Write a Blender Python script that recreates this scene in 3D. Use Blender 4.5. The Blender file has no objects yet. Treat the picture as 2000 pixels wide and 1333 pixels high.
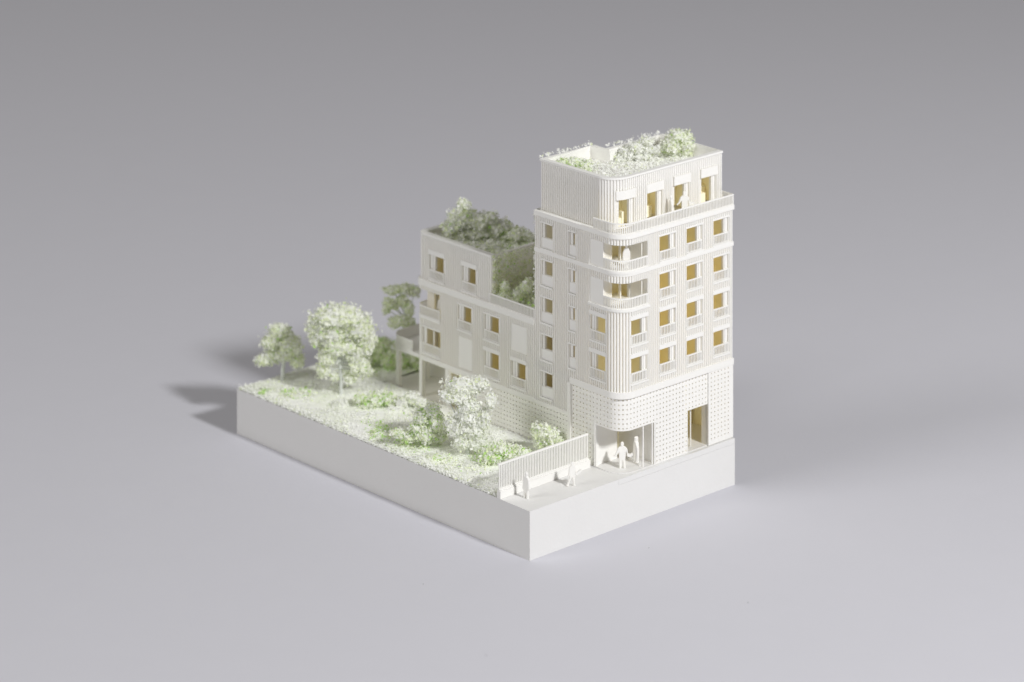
import bpy, math, random
import numpy as np
from mathutils import Vector, noise

random.seed(7)
rng = np.random.default_rng(7)
SC = bpy.context.scene
COL = SC.collection
S = 0.01            # one millimetre of the model = 0.01 scene units
PI = math.pi

# ------------------------------------------------------------------ camera
cam = bpy.data.cameras.new('camera')
cam_ob = bpy.data.objects.new('camera', cam)
COL.objects.link(cam_ob)
cam_ob.location = (-767.956 * S, -825.608 * S, 454.304 * S)
cam_ob.rotation_euler = (math.radians(90), 0, math.radians(47.38344 - 90))
cam.sensor_width = 36.0
cam.lens = 6386.97 / 2000 * 36.0
cam.shift_x = 0.0
cam.shift_y = -(1477.48 + 666.5) / 2000
cam.clip_start = 0.1
cam.clip_end = 200
cam.dof.use_dof = True
cam.dof.focus_distance = 1162 * S
cam.dof.aperture_fstop = 1.0
SC.camera = cam_ob

# ------------------------------------------------------------------ light
w = bpy.data.worlds.new('World'); SC.world = w; w.use_nodes = True
w.node_tree.nodes['Background'].inputs[0].default_value = (1.0, 0.965, 0.91, 1)
w.node_tree.nodes['Background'].inputs[1].default_value = 0.217

def area(name, loc, target, power, size, color, shape='DISK'):
    l = bpy.data.lights.new(name, 'AREA'); l.shape = shape; l.size = size * S
    l.energy = power; l.color = color
    o = bpy.data.objects.new(name, l); COL.objects.link(o)
    o.location = Vector(loc) * S
    d = Vector(target) - Vector(loc)
    o.rotation_euler = d.to_track_quat('-Z', 'Y').to_euler()
    return o
area('key_lamp', (60, -1150, 868), (60, 80, 40), 1625, 140, (1.0, 1.0, 1.0))
area('fill_softbox', (-2000, 520, 1330), (60, 80, 30), 1720, 1000, (1.0, 0.99, 0.98))

SC.view_settings.view_transform = 'Standard'
SC.view_settings.look = 'None'
SC.view_settings.exposure = 0
SC.view_settings.gamma = 1
SC.cycles.max_bounces = 26
SC.cycles.diffuse_bounces = 24
SC.cycles.transmission_bounces = 6
SC.cycles.sample_clamp_indirect = 4

# ------------------------------------------------------------------ materials
def mat(name, col, rough=0.6, bump=0.0, bscale=200.0, mottled=0.0, spec=0.3, sheen=0):
    m = bpy.data.materials.new(name); m.use_nodes = True
    nt = m.node_tree; b = nt.nodes['Principled BSDF']
    b.inputs['Base Color'].default_value = (*col, 1)
    b.inputs['Roughness'].default_value = rough
    b.inputs['Specular IOR Level'].default_value = spec
    tc = nt.nodes.new('ShaderNodeTexCoord')
    if mottled > 0:
        n = nt.nodes.new('ShaderNodeTexNoise'); n.inputs['Scale'].default_value = 6; n.inputs['Detail'].default_value = 6
        nt.links.new(tc.outputs['Object'], n.inputs['Vector'])
        mx = nt.nodes.new('ShaderNodeMix'); mx.data_type = 'RGBA'
        mx.inputs[6].default_value = (*[c * (1 - mottled) for c in col], 1)
        mx.inputs[7].default_value = (*[min(1, c * (1 + mottled)) for c in col], 1)
        nt.links.new(n.outputs['Fac'], mx.inputs[0]); nt.links.new(mx.outputs[2], b.inputs['Base Color'])
    if bump > 0:
        n = nt.nodes.new('ShaderNodeTexNoise'); n.inputs['Scale'].default_value = bscale; n.inputs['Detail'].default_value = 3
        nt.links.new(tc.outputs['Object'], n.inputs['Vector'])
        bp = nt.nodes.new('ShaderNodeBump'); bp.inputs['Strength'].default_value = bump; bp.inputs['Distance'].default_value = 0.003
        nt.links.new(n.outputs['Fac'], bp.inputs['Height']); nt.links.new(bp.outputs[0], b.inputs['Normal'])
    return m

M_RESIN = mat('white_resin', (0.935, 0.927, 0.90), 0.55, 0.25, 120, 0.02)
M_BASE = mat('white_board', (0.775, 0.77, 0.76), 0.6, 0.3, 90, 0.02)
# printed resin is slightly translucent: light seeps through thin walls and bars
def seep(m, fac, col):
    nt = m.node_tree; t = nt.nodes.new('ShaderNodeBsdfTranslucent'); t.inputs[0].default_value = (*col, 1)
    mx = nt.nodes.new('ShaderNodeMixShader'); mx.inputs[0].default_value = fac
    nt.links.new(nt.nodes['Principled BSDF'].outputs[0], mx.inputs[1]); nt.links.new(t.outputs[0], mx.inputs[2])
    nt.links.new(mx.outputs[0], nt.nodes['Material Output'].inputs[0])
M_SKIN = mat('thin_resin', (0.97, 0.965, 0.94), 0.55, 0.25, 120, 0.02)
seep(M_SKIN, 0.27, (0.99, 0.96, 0.87))
M_RIB = mat('rib_resin', (0.975, 0.97, 0.955), 0.55, 0.2, 120, 0.02)
seep(M_RIB, 0.16, (0.97, 0.95, 0.9)); seep(M_RESIN, 0.08, (0.97, 0.95, 0.9))
M_WARM_BOUNCE = mat('warm_bounce_interior', (0.985, 0.94, 0.74), 0.7)  # white resin indoors, the golden bounced light put into its colour
M_TABLE = mat('grey_paper', (0.624, 0.622, 0.672), 0.85, 0.15, 60, 0.012, 0.15)
M_TRUNK = mat('pale_wire', (0.66, 0.68, 0.66), 0.6)
M_DUST = mat('grey_dust', (0.22, 0.22, 0.22), 0.9)

def leafmat(name, col, tr=0.36):
    m = bpy.data.materials.new(name); m.use_nodes = True
    nt = m.node_tree; nt.nodes.clear()
    out = nt.nodes.new('ShaderNodeOutputMaterial')
    d = nt.nodes.new('ShaderNodeBsdfDiffuse'); t = nt.nodes.new('ShaderNodeBsdfTranslucent')
    mx = nt.nodes.new('ShaderNodeMixShader'); mx.inputs[0].default_value = tr
    g = nt.nodes.new('ShaderNodeNewGeometry')
    hs = nt.nodes.new('ShaderNodeHueSaturation'); hs.inputs['Color'].default_value = (*col, 1)
    mr = nt.nodes.new('ShaderNodeMapRange'); mr.inputs[3].default_value = 0.9; mr.inputs[4].default_value = 1.01
    nt.links.new(g.outputs['Random Per Island'], mr.inputs[0]); nt.links.new(mr.outputs[0], hs.inputs['Value'])
    nt.links.new(hs.outputs[0], d.inputs[0]); nt.links.new(hs.outputs[0], t.inputs[0])
    nt.links.new(d.outputs[0], mx.inputs[1]); nt.links.new(t.outputs[0], mx.inputs[2]); nt.links.new(mx.outputs[0], out.inputs[0])
    return m
LEAF = [leafmat('flock_white', (0.98, 0.985, 0.965)), leafmat('flock_pale', (0.96, 0.975, 0.89)),
        leafmat('flock_green', (0.86, 0.92, 0.66)), leafmat('flock_bright', (0.58, 0.82, 0.30))]

# garden soil: white flock with pale green drifts
M_SOIL = bpy.data.materials.new('flock_ground'); M_SOIL.use_nodes = True
nt = M_SOIL.node_tree; b = nt.nodes['Principled BSDF']; b.inputs['Roughness'].default_value = 0.9
b.inputs['Specular IOR Level'].default_value = 0.1
tc = nt.nodes.new('ShaderNodeTexCoord')
n1 = nt.nodes.new('ShaderNodeTexNoise'); n1.inputs['Scale'].default_value = 5; n1.inputs['Detail'].default_value = 8; n1.inputs['Roughness'].default_value = 0.7
cr = nt.nodes.new('ShaderNodeValToRGB')
cr.color_ramp.elements[0].position = 0.38; cr.color_ramp.elements[0].color = (0.84, 0.87, 0.76, 1)
cr.color_ramp.elements[1].position = 0.6; cr.color_ramp.elements[1].color = (0.91, 0.915, 0.89, 1)
nt.links.new(tc.outputs['Object'], n1.inputs['Vector']); nt.links.new(n1.outputs['Fac'], cr.inputs[0]); nt.links.new(cr.outputs[0], b.inputs['Base Color'])

# ------------------------------------------------------------------ mesh helpers
class MB:
    def __init__(s): s.v = []; s.f = []; s.mi = []
    def quad(s, a, b, c, d, m=0):
        i = len(s.v); s.v += [a, b, c, d]; s.f.append((i, i + 1, i + 2, i + 3)); s.mi.append(m)
    def poly(s, pts, m=0):
        i = len(s.v); s.v += list(pts); s.f.append(tuple(range(i, i + len(pts)))); s.mi.append(m)
    def box(s, x0, x1, y0, y1, z0, z1):
        i = len(s.v)
        s.v += [(x0, y0, z0), (x1, y0, z0), (x1, y1, z0), (x0, y1, z0), (x0, y0, z1), (x1, y0, z1), (x1, y1, z1), (x0, y1, z1)]
        for f in ((0, 3, 2, 1), (4, 5, 6, 7), (0, 1, 5, 4), (1, 2, 6, 5), (2, 3, 7, 6), (3, 0, 4, 7)):
            s.f.append(tuple(i + k for k in f)); s.mi.append(0)
    def prism(s, poly, z0, z1):
        n = len(poly); i = len(s.v)
        s.v += [(x, y, z0) for x, y in poly] + [(x, y, z1) for x, y in poly]
        s.f.append(tuple(range(i + n - 1, i - 1, -1))); s.f.append(tuple(range(i + n, i + 2 * n))); s.mi += [0, 0]
        for k in range(n):
            l = (k + 1) % n
            s.f.append((i + k, i + l, i + n + l, i + n + k)); s.mi.append(0)
    def tube(s, pts, rads, seg=7):
        rings = []
        for k, p in enumerate(pts):
            p = Vector(p)
            d = (Vector(pts[min(k + 1, len(pts) - 1)]) - Vector(pts[max(k - 1, 0)])).normalized()
            a = d.orthogonal().normalized(); bb = d.cross(a)
            i = len(s.v)
            for q in range(seg):
                an = 2 * PI * q / seg
                s.v.append(tuple(p + (a * math.cos(an) + bb * math.sin(an)) * rads[k]))
            rings.append(i)
        for k in range(len(rings) - 1):
            for q in range(seg):
                r = (q + 1) % seg
                s.f.append((rings[k] + q, rings[k] + r, rings[k + 1] + r, rings[k + 1] + q)); s.mi.append(0)
        s.f.append(tuple(rings[-1] + q for q in range(seg))); s.mi.append(0)
    def build(s, name, mats, parent=None, kind=None, bevel=0, smooth=False):
        me = bpy.data.meshes.new(name)
        org = parent_origin(parent)
        vv = np.array(s.v, float) * S - org
        me.from_pydata(vv.tolist(), [], s.f); me.update()
        if not isinstance(mats, (list, tuple)): mats = [mats]
        for m in mats: me.materials.append(m)
        if len(mats) > 1: me.polygons.foreach_set('material_index', s.mi)
        if smooth: me.polygons.foreach_set('use_smooth', [True] * len(me.polygons))
        o = bpy.data.objects.new(name, me); COL.objects.link(o)
        if parent: o.parent = parent
        if kind: o['kind'] = kind
        if bevel:
            md = o.modifiers.new('soft_edges', 'BEVEL'); md.width = bevel * S; md.segments = 2; md.limit_method = 'ANGLE'
        return o

def parent_origin(p):
    o = Vector((0, 0, 0))
    while p is not None:
        o = o + p.location; p = p.parent
    return np.array(o)

def tag(o, label=None, cat=None, group=None, kind=None):
    if label: o['label'] = label
    if cat: o['category'] = cat
    if group: o['group'] = group
    if kind: o['kind'] = kind
    return o
def thing(name, label, cat, loc, group=None):
    o = bpy.data.objects.new(name, None); COL.objects.link(o); o.location = Vector(loc) * S
    o.empty_display_size = 0.05
    return tag(o, label, cat, group)

# facade path: straight lines and arcs walked with the outside on the right
class Path:
    def __init__(s, segs):
        s.segs = []; t = 0
        for g in segs:
            if g[0] == 'L': L = math.hypot(g[2][0] - g[1][0], g[2][1] - g[1][1])
            else: L = abs(g[4] - g[3]) * g[2]
            s.segs.append((t, t + L, g)); t += L
        s.T = t
    def at(s, t, off=0.0):
        for a, b2, g in s.segs:
            if t <= b2 + 1e-3 or (a, b2, g) == s.segs[-1]:
                u = (t - a) / (b2 - a)
                if g[0] == 'L':
                    (x0, y0), (x1, y1) = g[1], g[2]
                    L = b2 - a; dx, dy = (x1 - x0) / L, (y1 - y0) / L
                    nx, ny = dy, -dx
                    return x0 + (x1 - x0) * u - nx * off, y0 + (y1 - y0) * u - ny * off, nx, ny
                c, R, a0, a1 = g[1], g[2], g[3], g[4]
                an = a0 + (a1 - a0) * u
                nx, ny = math.cos(an), math.sin(an)
                return c[0] + nx * (R - off), c[1] + ny * (R - off), nx, ny
    def breaks(s):
        r = []
        for a, b2, g in s.segs:
            r += [a, b2]
            if g[0] == 'A':
                n = 12
                r += [a + (b2 - a) * k / n for k in range(1, n)]
        return r

def wall(mb, P, t0, t1, z0, z1, openings=(), off=0.0, th=2.0, back=True):
    ts = {round(t0, 4), round(t1, 4)}; zs = {round(z0, 4), round(z1, 4)}
    for t in P.breaks():
        if t0 < t < t1: ts.add(round(t, 4))
    for a, b2, c, d in openings:
        for t in (a, b2):
            if t0 < t < t1: ts.add(round(t, 4))
        for z in (c, d):
            if z0 < z < z1: zs.add(round(z, 4))
    ts = sorted(ts); zs = sorted(zs)
    nt_, nz = len(ts) - 1, len(zs) - 1
    def solid(i, j):
        if i < 0 or j < 0 or i >= nt_ or j >= nz: return False
        tm, zm = (ts[i] + ts[i + 1]) / 2, (zs[j] + zs[j + 1]) / 2
        return not any(a < tm < b2 and c < zm < d for a, b2, c, d in openings)
    F = [P.at(t, off) for t in ts]; B = [P.at(t, off + th) for t in ts]
    for i in range(nt_):
        f0, f1, b0, b1 = F[i], F[i + 1], B[i], B[i + 1]
        for j in range(nz):
            if not solid(i, j): continue
            za, zb = zs[j], zs[j + 1]
            mb.quad((f0[0], f0[1], za), (f1[0], f1[1], za), (f1[0], f1[1], zb), (f0[0], f0[1], zb))
            if back: mb.quad((b1[0], b1[1], za), (b0[0], b0[1], za), (b0[0], b0[1], zb), (b1[0], b1[1], zb), 1)
            if not solid(i - 1, j): mb.quad((b0[0], b0[1], za), (f0[0], f0[1], za), (f0[0], f0[1], zb), (b0[0], b0[1], zb))
            if not solid(i + 1, j): mb.quad((f1[0], f1[1], za), (b1[0], b1[1], za), (b1[0], b1[1], zb), (f1[0], f1[1], zb))
            if not solid(i, j - 1): mb.quad((f0[0], f0[1], za), (b0[0], b0[1], za), (b1[0], b1[1], za), (f1[0], f1[1], za))
            if not solid(i, j + 1): mb.quad((f0[0], f0[1], zb), (f1[0], f1[1], zb), (b1[0], b1[1], zb), (b0[0], b0[1], zb))

def ribs(mb, P, tlist, z0, z1, excl, off, depth=0.5, hw=0.28):
    for t in tlist:
        iv = [(z0, z1)]
        for a, b2, c, d in excl:
            if a < t < b2:
                nv = []
                for p, q in iv:
                    if d <= p or c >= q: nv.append((p, q)); continue
                    if c > p: nv.append((p, c))
                    if d < q: nv.append((d, q))
                iv = nv
        x, y, nx, ny = P.at(t, off)
        tx, ty = -ny, nx
        j = random.uniform(-0.02, 0.02)
        prof = [(-hw, -0.05), (-hw, depth * 0.62), (-hw * 0.5, depth + j), (hw * 0.5, depth + j), (hw, depth * 0.62), (hw, -0.05)]
        pts = [(x + tx * u + nx * v, y + ty * u + ny * v) for u, v in prof]
        for p, q in iv:
            if q - p < 0.3: continue
            for k in range(5):
                a, b2 = pts[k], pts[k + 1]
                mb.quad((*b2, p), (*a, p), (*a, q), (*b2, q))
            mb.poly([(*c, q) for c in reversed(pts)]); mb.poly([(*c, p) for c in pts])

def railing(mb, P, t0, t1, z0, z1, off, pitch=0.78, bw=0.18, rail=0.42, foot=0.3):
    wall(mb, P, t0, t1, z1 - rail, z1, (), off - 0.05, 0.5)
    if foot: wall(mb, P, t0, t1, z0, z0 + foot, (), off, 0.4)
    n = max(1, int(round((t1 - t0) / pitch)))
    for k in range(n + 1):
        t = t0 + (t1 - t0) * k / n
        t = min(max(t, t0 + bw), t1 - bw)
        x, y, nx, ny = P.at(t, off + 0.03); tx, ty = -ny, nx
        h = 0.34
        q = [(x + tx * u - nx * v, y + ty * u - ny * v) for u, v in ((-bw, 0), (bw, 0), (bw, h), (-bw, h))]
        mb.prism(q, z0 + foot - 0.02, z1 - rail + 0.02)

def perforated(mb, P, tedges, zedges, skip, off, th=0.8, r=0.30):
    """one sheet of cells, each with a round hole cut through"""
    for i in range(len(tedges) - 1):
        ta, tb = tedges[i], tedges[i + 1]; tm = (ta + tb) / 2
        for j in range(len(zedges) - 1):
            za, zb = zedges[j], zedges[j + 1]; zm = (za + zb) / 2
            if skip(tm, zm): continue
            outer = [(tb, zm), (tb, zb), (tm, zb), (ta, zb), (ta, zm), (ta, za), (tm, za), (tb, za)]
            rr = r * random.uniform(0.9, 1.06)
            hole = [(tm + rr * math.cos(k * PI / 4), zm + rr * math.sin(k * PI / 4)) for k in range(8)]
            def w3(p, o):
                x, y, _, _ = P.at(p[0], o); return (x, y, p[1])
            O = [w3(p, off) for p in outer]; H = [w3(p, off) for p in hole]; G = [w3(p, off + th) for p in hole]
            for k in range(8):
                l = (k + 1) % 8
                mb.quad(O[k], O[l], H[l], H[k]); mb.quad(H[k], H[l], G[l], G[k])

# ------------------------------------------------------------------ table
mb = MB(); mb.quad((-4000, -4000, 0), (4000, -4000, 0), (4000, 4000, 0), (-4000, 4000, 0))
tag(mb.build('table_surface', M_TABLE), 'matt grey paper surface under the white model', None, None, 'structure')

# ------------------------------------------------------------------ plinth
plinth = thing('model_base', 'thick white rectangular slab carrying the whole model', 'plinth', (51, 82, 0))
mb2 = MB()
mb2.prism([(0, 0), (102.5, 0), (102.5, 164.1), (0, 164.1)], 0, 15.02)
mb2.build('slab', M_BASE, plinth)
mb2 = MB(); mb2.prism([(0, 0), (42.93, 0), (42.93, 45.3), (102.5, 45.3), (102.5, 164.1), (0, 164.1)], 15.02, 17.0)
mb2.build('pavement', M_BASE, plinth)

# ------------------------------------------------------------------ building
bld = thing('apartment_building', 'white ribbed model apartment block with rounded corner tower and lower wing', 'building', (70, 50, 17))
RES2 = [M_SKIN, M_WARM_BOUNCE]

XL, YS, XR = 44.5, 0.5, 102.3
def tower_path():
    return Path([('L', (XL, 45.3), (XL, 7.0)), ('A', (51.0, 7.0), 6.5, PI, 1.5 * PI), ('L', (51.0, YS), (XR, YS)),
                 ('L', (XR, YS), (XR, 45.3)), ('L', (XR, 45.3), (XL + 1, 45.3))])
TP = tower_path()
ARC = 6.5 * PI / 2
tl = lambda y: 45.3 - y                       # t on the left face
tsx = lambda x: 38.3 + ARC + (x - 51.0)       # t on the street face
WOFF = 0.5                                    # wall skin lies behind the ribs

FZ = {5: 98.4, 4: 84.95, 3: 71.45, 2: 57.95, 1: 44.45}   # head of each window by storey
openings = []; excl = []
windows = []      # (path, t0,t1,z0,z1, kind, head)
def bay(P, a, b2, z0, z1, kind, head, sill=0.6, deep=1.5, ops=None, ex=None):
    (openings if ops is None else ops).append((a, b2, z0, z1))
    (excl if ex is None else ex).append((a - 0.35, b2 + 0.35, z0 - sill, z1 + head))
    windows.append((P, a, b2, z0, z1, kind, head, sill, deep))
for k in (5, 4, 3, 2):
    hd = 0.55 if k >= 4 else 1.5
    for x0 in (92.0, 78.1, 64.2): bay(TP, tsx(x0), tsx(x0 + 8), FZ[k] - 9.0, FZ[k], 'rail', hd)
    if k <= 3: bay(TP, tsx(49.9), tsx(57.9), FZ[k] - 9.0, FZ[k], 'rail', hd)
    bay(TP, tl(42.0), tl(36.1), FZ[k] - 9.2, FZ[k], 'panel', 0.5)
    bay(TP, tl(27.4), tl(24.1), FZ[k] - 8.6, FZ[k], 'slit', 0.5)
    if k <= 3: bay(TP, tl(16.3), tl(8.4), FZ[k] - 9.0, FZ[k], 'rail', 1.5)
for k in (5, 4):
    z1 = FZ[k]; z0 = z1 - 9.2
    openings.append((tl(9.7), tsx(58.2), z0, z1 - 0.2))
    excl.append((tl(16.6), tsx(58.4), z0 - 0.6, z1 + 0.1))

mb = MB(); wall(mb, TP, 0, TP.T, 46.3, 100.7, openings, WOFF, 1.9, False); mb.build('wall', RES2, bld)
# rib positions
rib_t = [tl(y) for y in np.arange(44.9, 7.2, -1.0)]
rib_arc = [38.3 + ARC * (k + 0.5) / 9 for k in range(9)]
rib_s = [tsx(x) for x in np.arange(51.6, 102.2, 1.0)]
ex_bands = [(0, TP.T, 87.4, 89.0)]
mb = MB()
ribs(mb, TP, rib_t + rib_s, 46.2, 100.8, excl + ex_bands, WOFF)
ribs(mb, TP, rib_arc, 46.2, 100.8, excl + ex_bands, WOFF, 0.6, 0.33)
low_op = []; low_ex = []
bay(TP, tl(42.0), tl(36.1), FZ[1] - 9.2, FZ[1], 'panel', 0.5, ops=low_op, ex=low_ex)
ribs(mb, TP, [t for t in rib_t if t < tl(27.0)], 33.4, 46.2, low_ex, WOFF)
mb.build('ribbed_cladding', M_RIB, bld, 'stuff')
mb = MB(); wall(mb, TP, 0, tl(26.66), 32.0, 46.3, low_op, WOFF, 1.9, False); mb.build('wall', RES2, bld)
# bands
def band(P, t0, t1, z0, z1, out, th=1.2, name='cornice_band', bev=0.08):
    m = MB(); wall(m, P, t0, t1, z0, z1, (), -out, th); return m.build(name, M_RESIN, bld)
band(TP, -0.0, TP.T - 0.01, 100.75, 102.4, 0.45, 2.0)
band(TP, 0, tsx(XR), 87.45, 88.95, 0.12)
band(TP, tl(26.66), tsx(XR), 44.0, 46.25, 0.25, 1.6)
band(TP, tl(45.3), tl(26.9), 31.9, 33.4, 0.1, 1.2)
band(TP, tl(14), tsx(59), 74.6, 75.5, 0.2, 1.0)
# seam post between tower base and wing
mb = MB(); mb.box(44.3, 45.6, 26.4, 28.0, 17, 44.2); mb.build('corner_post', M_RESIN, bld)

# ---- windows
def window(P, a, b2, z0, z1, kind, head, sill, deep):
    street = P.at(b2)[3] < -0.5
    m = MB(); o = WOFF + 0.55
    zlow = z0 + 3.9 if kind in ('panel', 'slit') else z0 + 0.3
    if kind == 'slit': h0, h1 = a + 1.3, a + 2.25
    elif kind == 'panel': h0, h1 = a + 1.5, b2 - 0.8
    elif street: h0, h1 = a + 0.75, a + 5.6
    else: h0, h1 = a + (2.7 if b2 - a < 8.05 else 3.1), b2 - (1.1 if b2 - a < 8.05 else 1.4)
    ins = [(h0, h1, zlow, z1 - 0.25)]
    if kind == 'double':
        mid = a + 5.6
        ins = [(a + 1.6, mid - 0.3, zlow, z1 - 0.3), (mid + 0.3, b2 - 0.7, zlow, z1 - 0.3)]
    wall(m, P, a, b2, z0, z1, ins, o, 0.6)
    wob = m.build('window', M_RESIN, bld)
    m = MB()
    if kind in ('rail', 'double'):
        railing(m, P, a + 0.1, b2 - 0.1, z0 + 0.1, z0 + 3.65, 0.18, 0.78, 0.18, 0.4, 0.25); m.build('railing', M_RESIN, wob)
    else:
        wall(m, P, a, b2, z0 - 0.1, z0 + 3.75, (), 0.62, 0.42); m.build('panel', M_RESIN, wob)
    m = MB(); wall(m, P, a - 0.3, b2 + 0.3, z0 - sill, z0, (), -0.1 if kind != 'slit' else 0.1, 1.4); m.build('sill', M_RESIN, wob)
    m = MB(); wall(m, P, a - 0.3, b2 + 0.3, z1, z1 + head, (), -0.05 if head > 1 else 0.02, 1.4); m.build('lintel', M_RESIN, wob)
    if kind == 'slit': return wob
    bars = []
    if kind == 'double': pass
    elif street: bars = [(h1 + 0.05, h1 + 0.6, 0.62), (b2 - 1.35, b2 - 0.45, 0.8)]
    elif kind == 'rail': bars = [(h0 - 0.55, h0 - 0.05, 0.62), (a + 0.5, a + 1.5, 0.8)]
    else: bars = [(h0 - 0.5, h0 - 0.05, 0.62)]
    for q0, q1, of in bars:
        m = MB(); wall(m, P, q0, q1, zlow, z1 - 0.02, (), of, o - of - 0.02); m.build('shutter_guide', M_RESIN, wob)
    return wob

# ---- loggias at the rounded corner
for k in (5, 4):
    z1 = FZ[k] - 0.2; z0 = FZ[k] - 9.2
    m = MB()
    LB = Path([('L', (45.2, 9.75), (58.4, 9.75))])
    m1 = 4.0
    wall(m, LB, 0, 13.2, z0, z1 + 2.0, [(m1, 8.0, z0 + 0.3, z1 + 0.8), (8.6, 12.3, z0 + 0.3, z1 + 0.8)], 0, 0.9)
    lw = m.build('loggia_wall', RES2, bld)
    m = MB(); m.box(58.4, 59.3, 1.2, 10.6, z0 - 1, z1 + 2.0); m.build('loggia_side_wall', M_RESIN, bld)
    m = MB(); m.box(57.3, 57.7, 3.0, 3.4, z0, z1 + 1.5); m.build('door_post', M_RESIN, bld)
    m = MB(); railing(m, TP, tl(9.75), tsx(58.2), z0, z0 + 3.85, 0.1, 0.78, 0.18, 0.42, 0.3); m.build('balcony_railing', M_RESIN, bld)
    # floor plate with rounded corner
    pts = [TP.at(t, -0.35)[:2] for t in np.linspace(tl(17), tl(7.0), 3).tolist() + [38.3 + ARC * i / 12 for i in range(1, 13)] + [tsx(58.4)]]
    m = MB(); m.prism(pts + [(58.4, 17), ], z0 - 0.9, z0 - 0.02); m.build('balcony_slab', M_RESIN, bld)
    m = MB(); wall(m, TP, tl(16.3), tl(9.75), z0, z1 + 0.2, (), 0.22, 0.5); m.build('blank_panel', M_RESIN, bld)

# ---- floors and partitions inside the tower
for z in (33.3, 46.6, 60.0, 73.5, 86.9, 100.7):
    x0 = 46.9 if z > 34 else 46.9
    m = MB()
    if z > 46.7 and z < 100: m.prism([(x0, 10.8), (59.4, 10.8), (59.4, 2.9), (100.4, 2.9), (100.4, 43.2), (x0, 43.2)], z - 1.0, z)
    elif z == 46.6: m.prism([(x0, 8), (51.5, 3.2), (100.4, 2.9), (100.4, 43.2), (x0, 43.2)], z - 1.6, z - 0.4)
    elif z > 100: m.prism([(46, 8), (52, 2.3), (100.9, 2.3), (100.9, 43.8), (46, 43.8)], z - 1.2, z + 0.9)
    else: m.box(46.9, 70, 27, 43.2, z - 1, z)
    m.build('floor_slab', M_RESIN if z > 100 else M_WARM_BOUNCE, bld)
for z in (59.1, 72.6):
    m = MB(); m.prism([(46.9, 7.9), (51.5, 2.9), (59.3, 2.9), (59.3, 10.7), (46.9, 10.7)], z, z + 0.85); m.build('floor_slab', M_WARM_BOUNCE, bld)
for zb, zt in ((46.3, 59), (60.05, 72.4), (73.55, 85.8), (86.95, 99.4)):  # partitions set close behind the windows to brighten the small rooms
    m = MB(); m.box(61.2, 100.4, 13.2, 14.0, zb, zt); m.box(46.9, 61.2, 18.0, 18.8, zb, zt); m.build('partition_liner', M_WARM_BOUNCE, bld)
    for x in (61.2, 75.1, 89.2, 99.7):  # last one is an added liner that warms the end windows
        m = MB(); m.box(x, x + 0.8, 2.6, 13.1 if x > 62 else 17.9, zb, zt); m.build('partition_liner', M_WARM_BOUNCE, bld)
    m = MB(); m.box(46.9, 53, 34.4, 35.2, zb, zt); m.build('partition_liner', M_WARM_BOUNCE, bld)
    m = MB(); m.box(53.0, 53.8, 18.9, 43, zb, zt); m.build('partition_liner', M_WARM_BOUNCE, bld)

# ---- top storey, set back behind the terrace
UP = Path([('L', (46.0, 43.7), (46.0, 13.2)), ('A', (53.2, 13.2), 7.2, PI, 1.5 * PI), ('L', (53.2, 6.0), (102.3, 6.0)),
           ('L', (102.3, 6.0), (102.3, 37.2)), ('L', (102.3, 37.2), (73.0, 37.2)), ('L', (73.0, 37.2), (73.0, 43.7)), ('L', (73.0, 43.7), (46.0, 43.7))])
UP2 = Path([('L', (46.0, 43.95), (46.0, 13.2)), ('A', (53.2, 13.2), 7.2, PI, 1.5 * PI), ('L', (53.2, 6.0), (102.3, 6.0)),
            ('L', (102.3, 6.0), (102.3, 37.2)), ('L', (102.3, 37.2), (73.0, 37.2)), ('L', (73.0, 37.2), (73.0, 43.7)), ('L', (73.0, 43.7), (46.0, 43.7))])
UARC = 7.2 * PI / 2
ul = lambda y: 43.7 - y
us = lambda x: 30.5 + UARC + (x - 53.2)
uop = []; uex = []
for x0 in (48.9 + 0.0, 63.2, 77.1, 91.1):
    t0 = us(x0) if x0 > 53 else us(x0)
    uop.append((t0, us(x0 + 8), 102.3, 113.1)); uex.append((t0 - 0.35, us(x0 + 8) + 0.35, 102, 116.4))
m = MB(); wall(m, UP, 0, UP.T - 0.55, 102.4, 116.0, uop, WOFF, 1.9, False); m.build('wall', RES2, bld)
m = MB(); wall(m, UP, 0, UP.T - 0.55, 116.0, 120.3, (), WOFF, 1.5); m.build('roof_parapet', M_RESIN, bld)
m = MB(); wall(m, UP2, 0, UP2.T - 1.75, 120.3, 121.0, (), -0.25, 2.0); m.build('coping', M_RESIN, bld)
m = MB()
ribs(m, UP, [ul(y) for y in np.arange(43.2, 13.4, -1.0)], 102.3, 120.35, uex, WOFF)
ribs(m, UP, [30.5 + UARC * (k + 0.5) / 10 for k in range(10)], 102.3, 120.35, uex, WOFF, 0.6, 0.33)
ribs(m, UP, [us(x) for x in np.arange(53.8, 102.2, 1.0)], 102.3, 120.35, uex, WOFF)
m.build('ribbed_cladding', M_RIB, bld, 'stuff')
m = MB(); m.prism([(47.5, 13), (50, 8.5), (53.5, 7.5), (100.8, 7.5), (100.8, 35.7), (71.5, 35.7), (71.5, 42.2), (47.5, 42.2)], 115.0, 116.0)
m.build('roof_deck', M_RESIN, bld)
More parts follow.
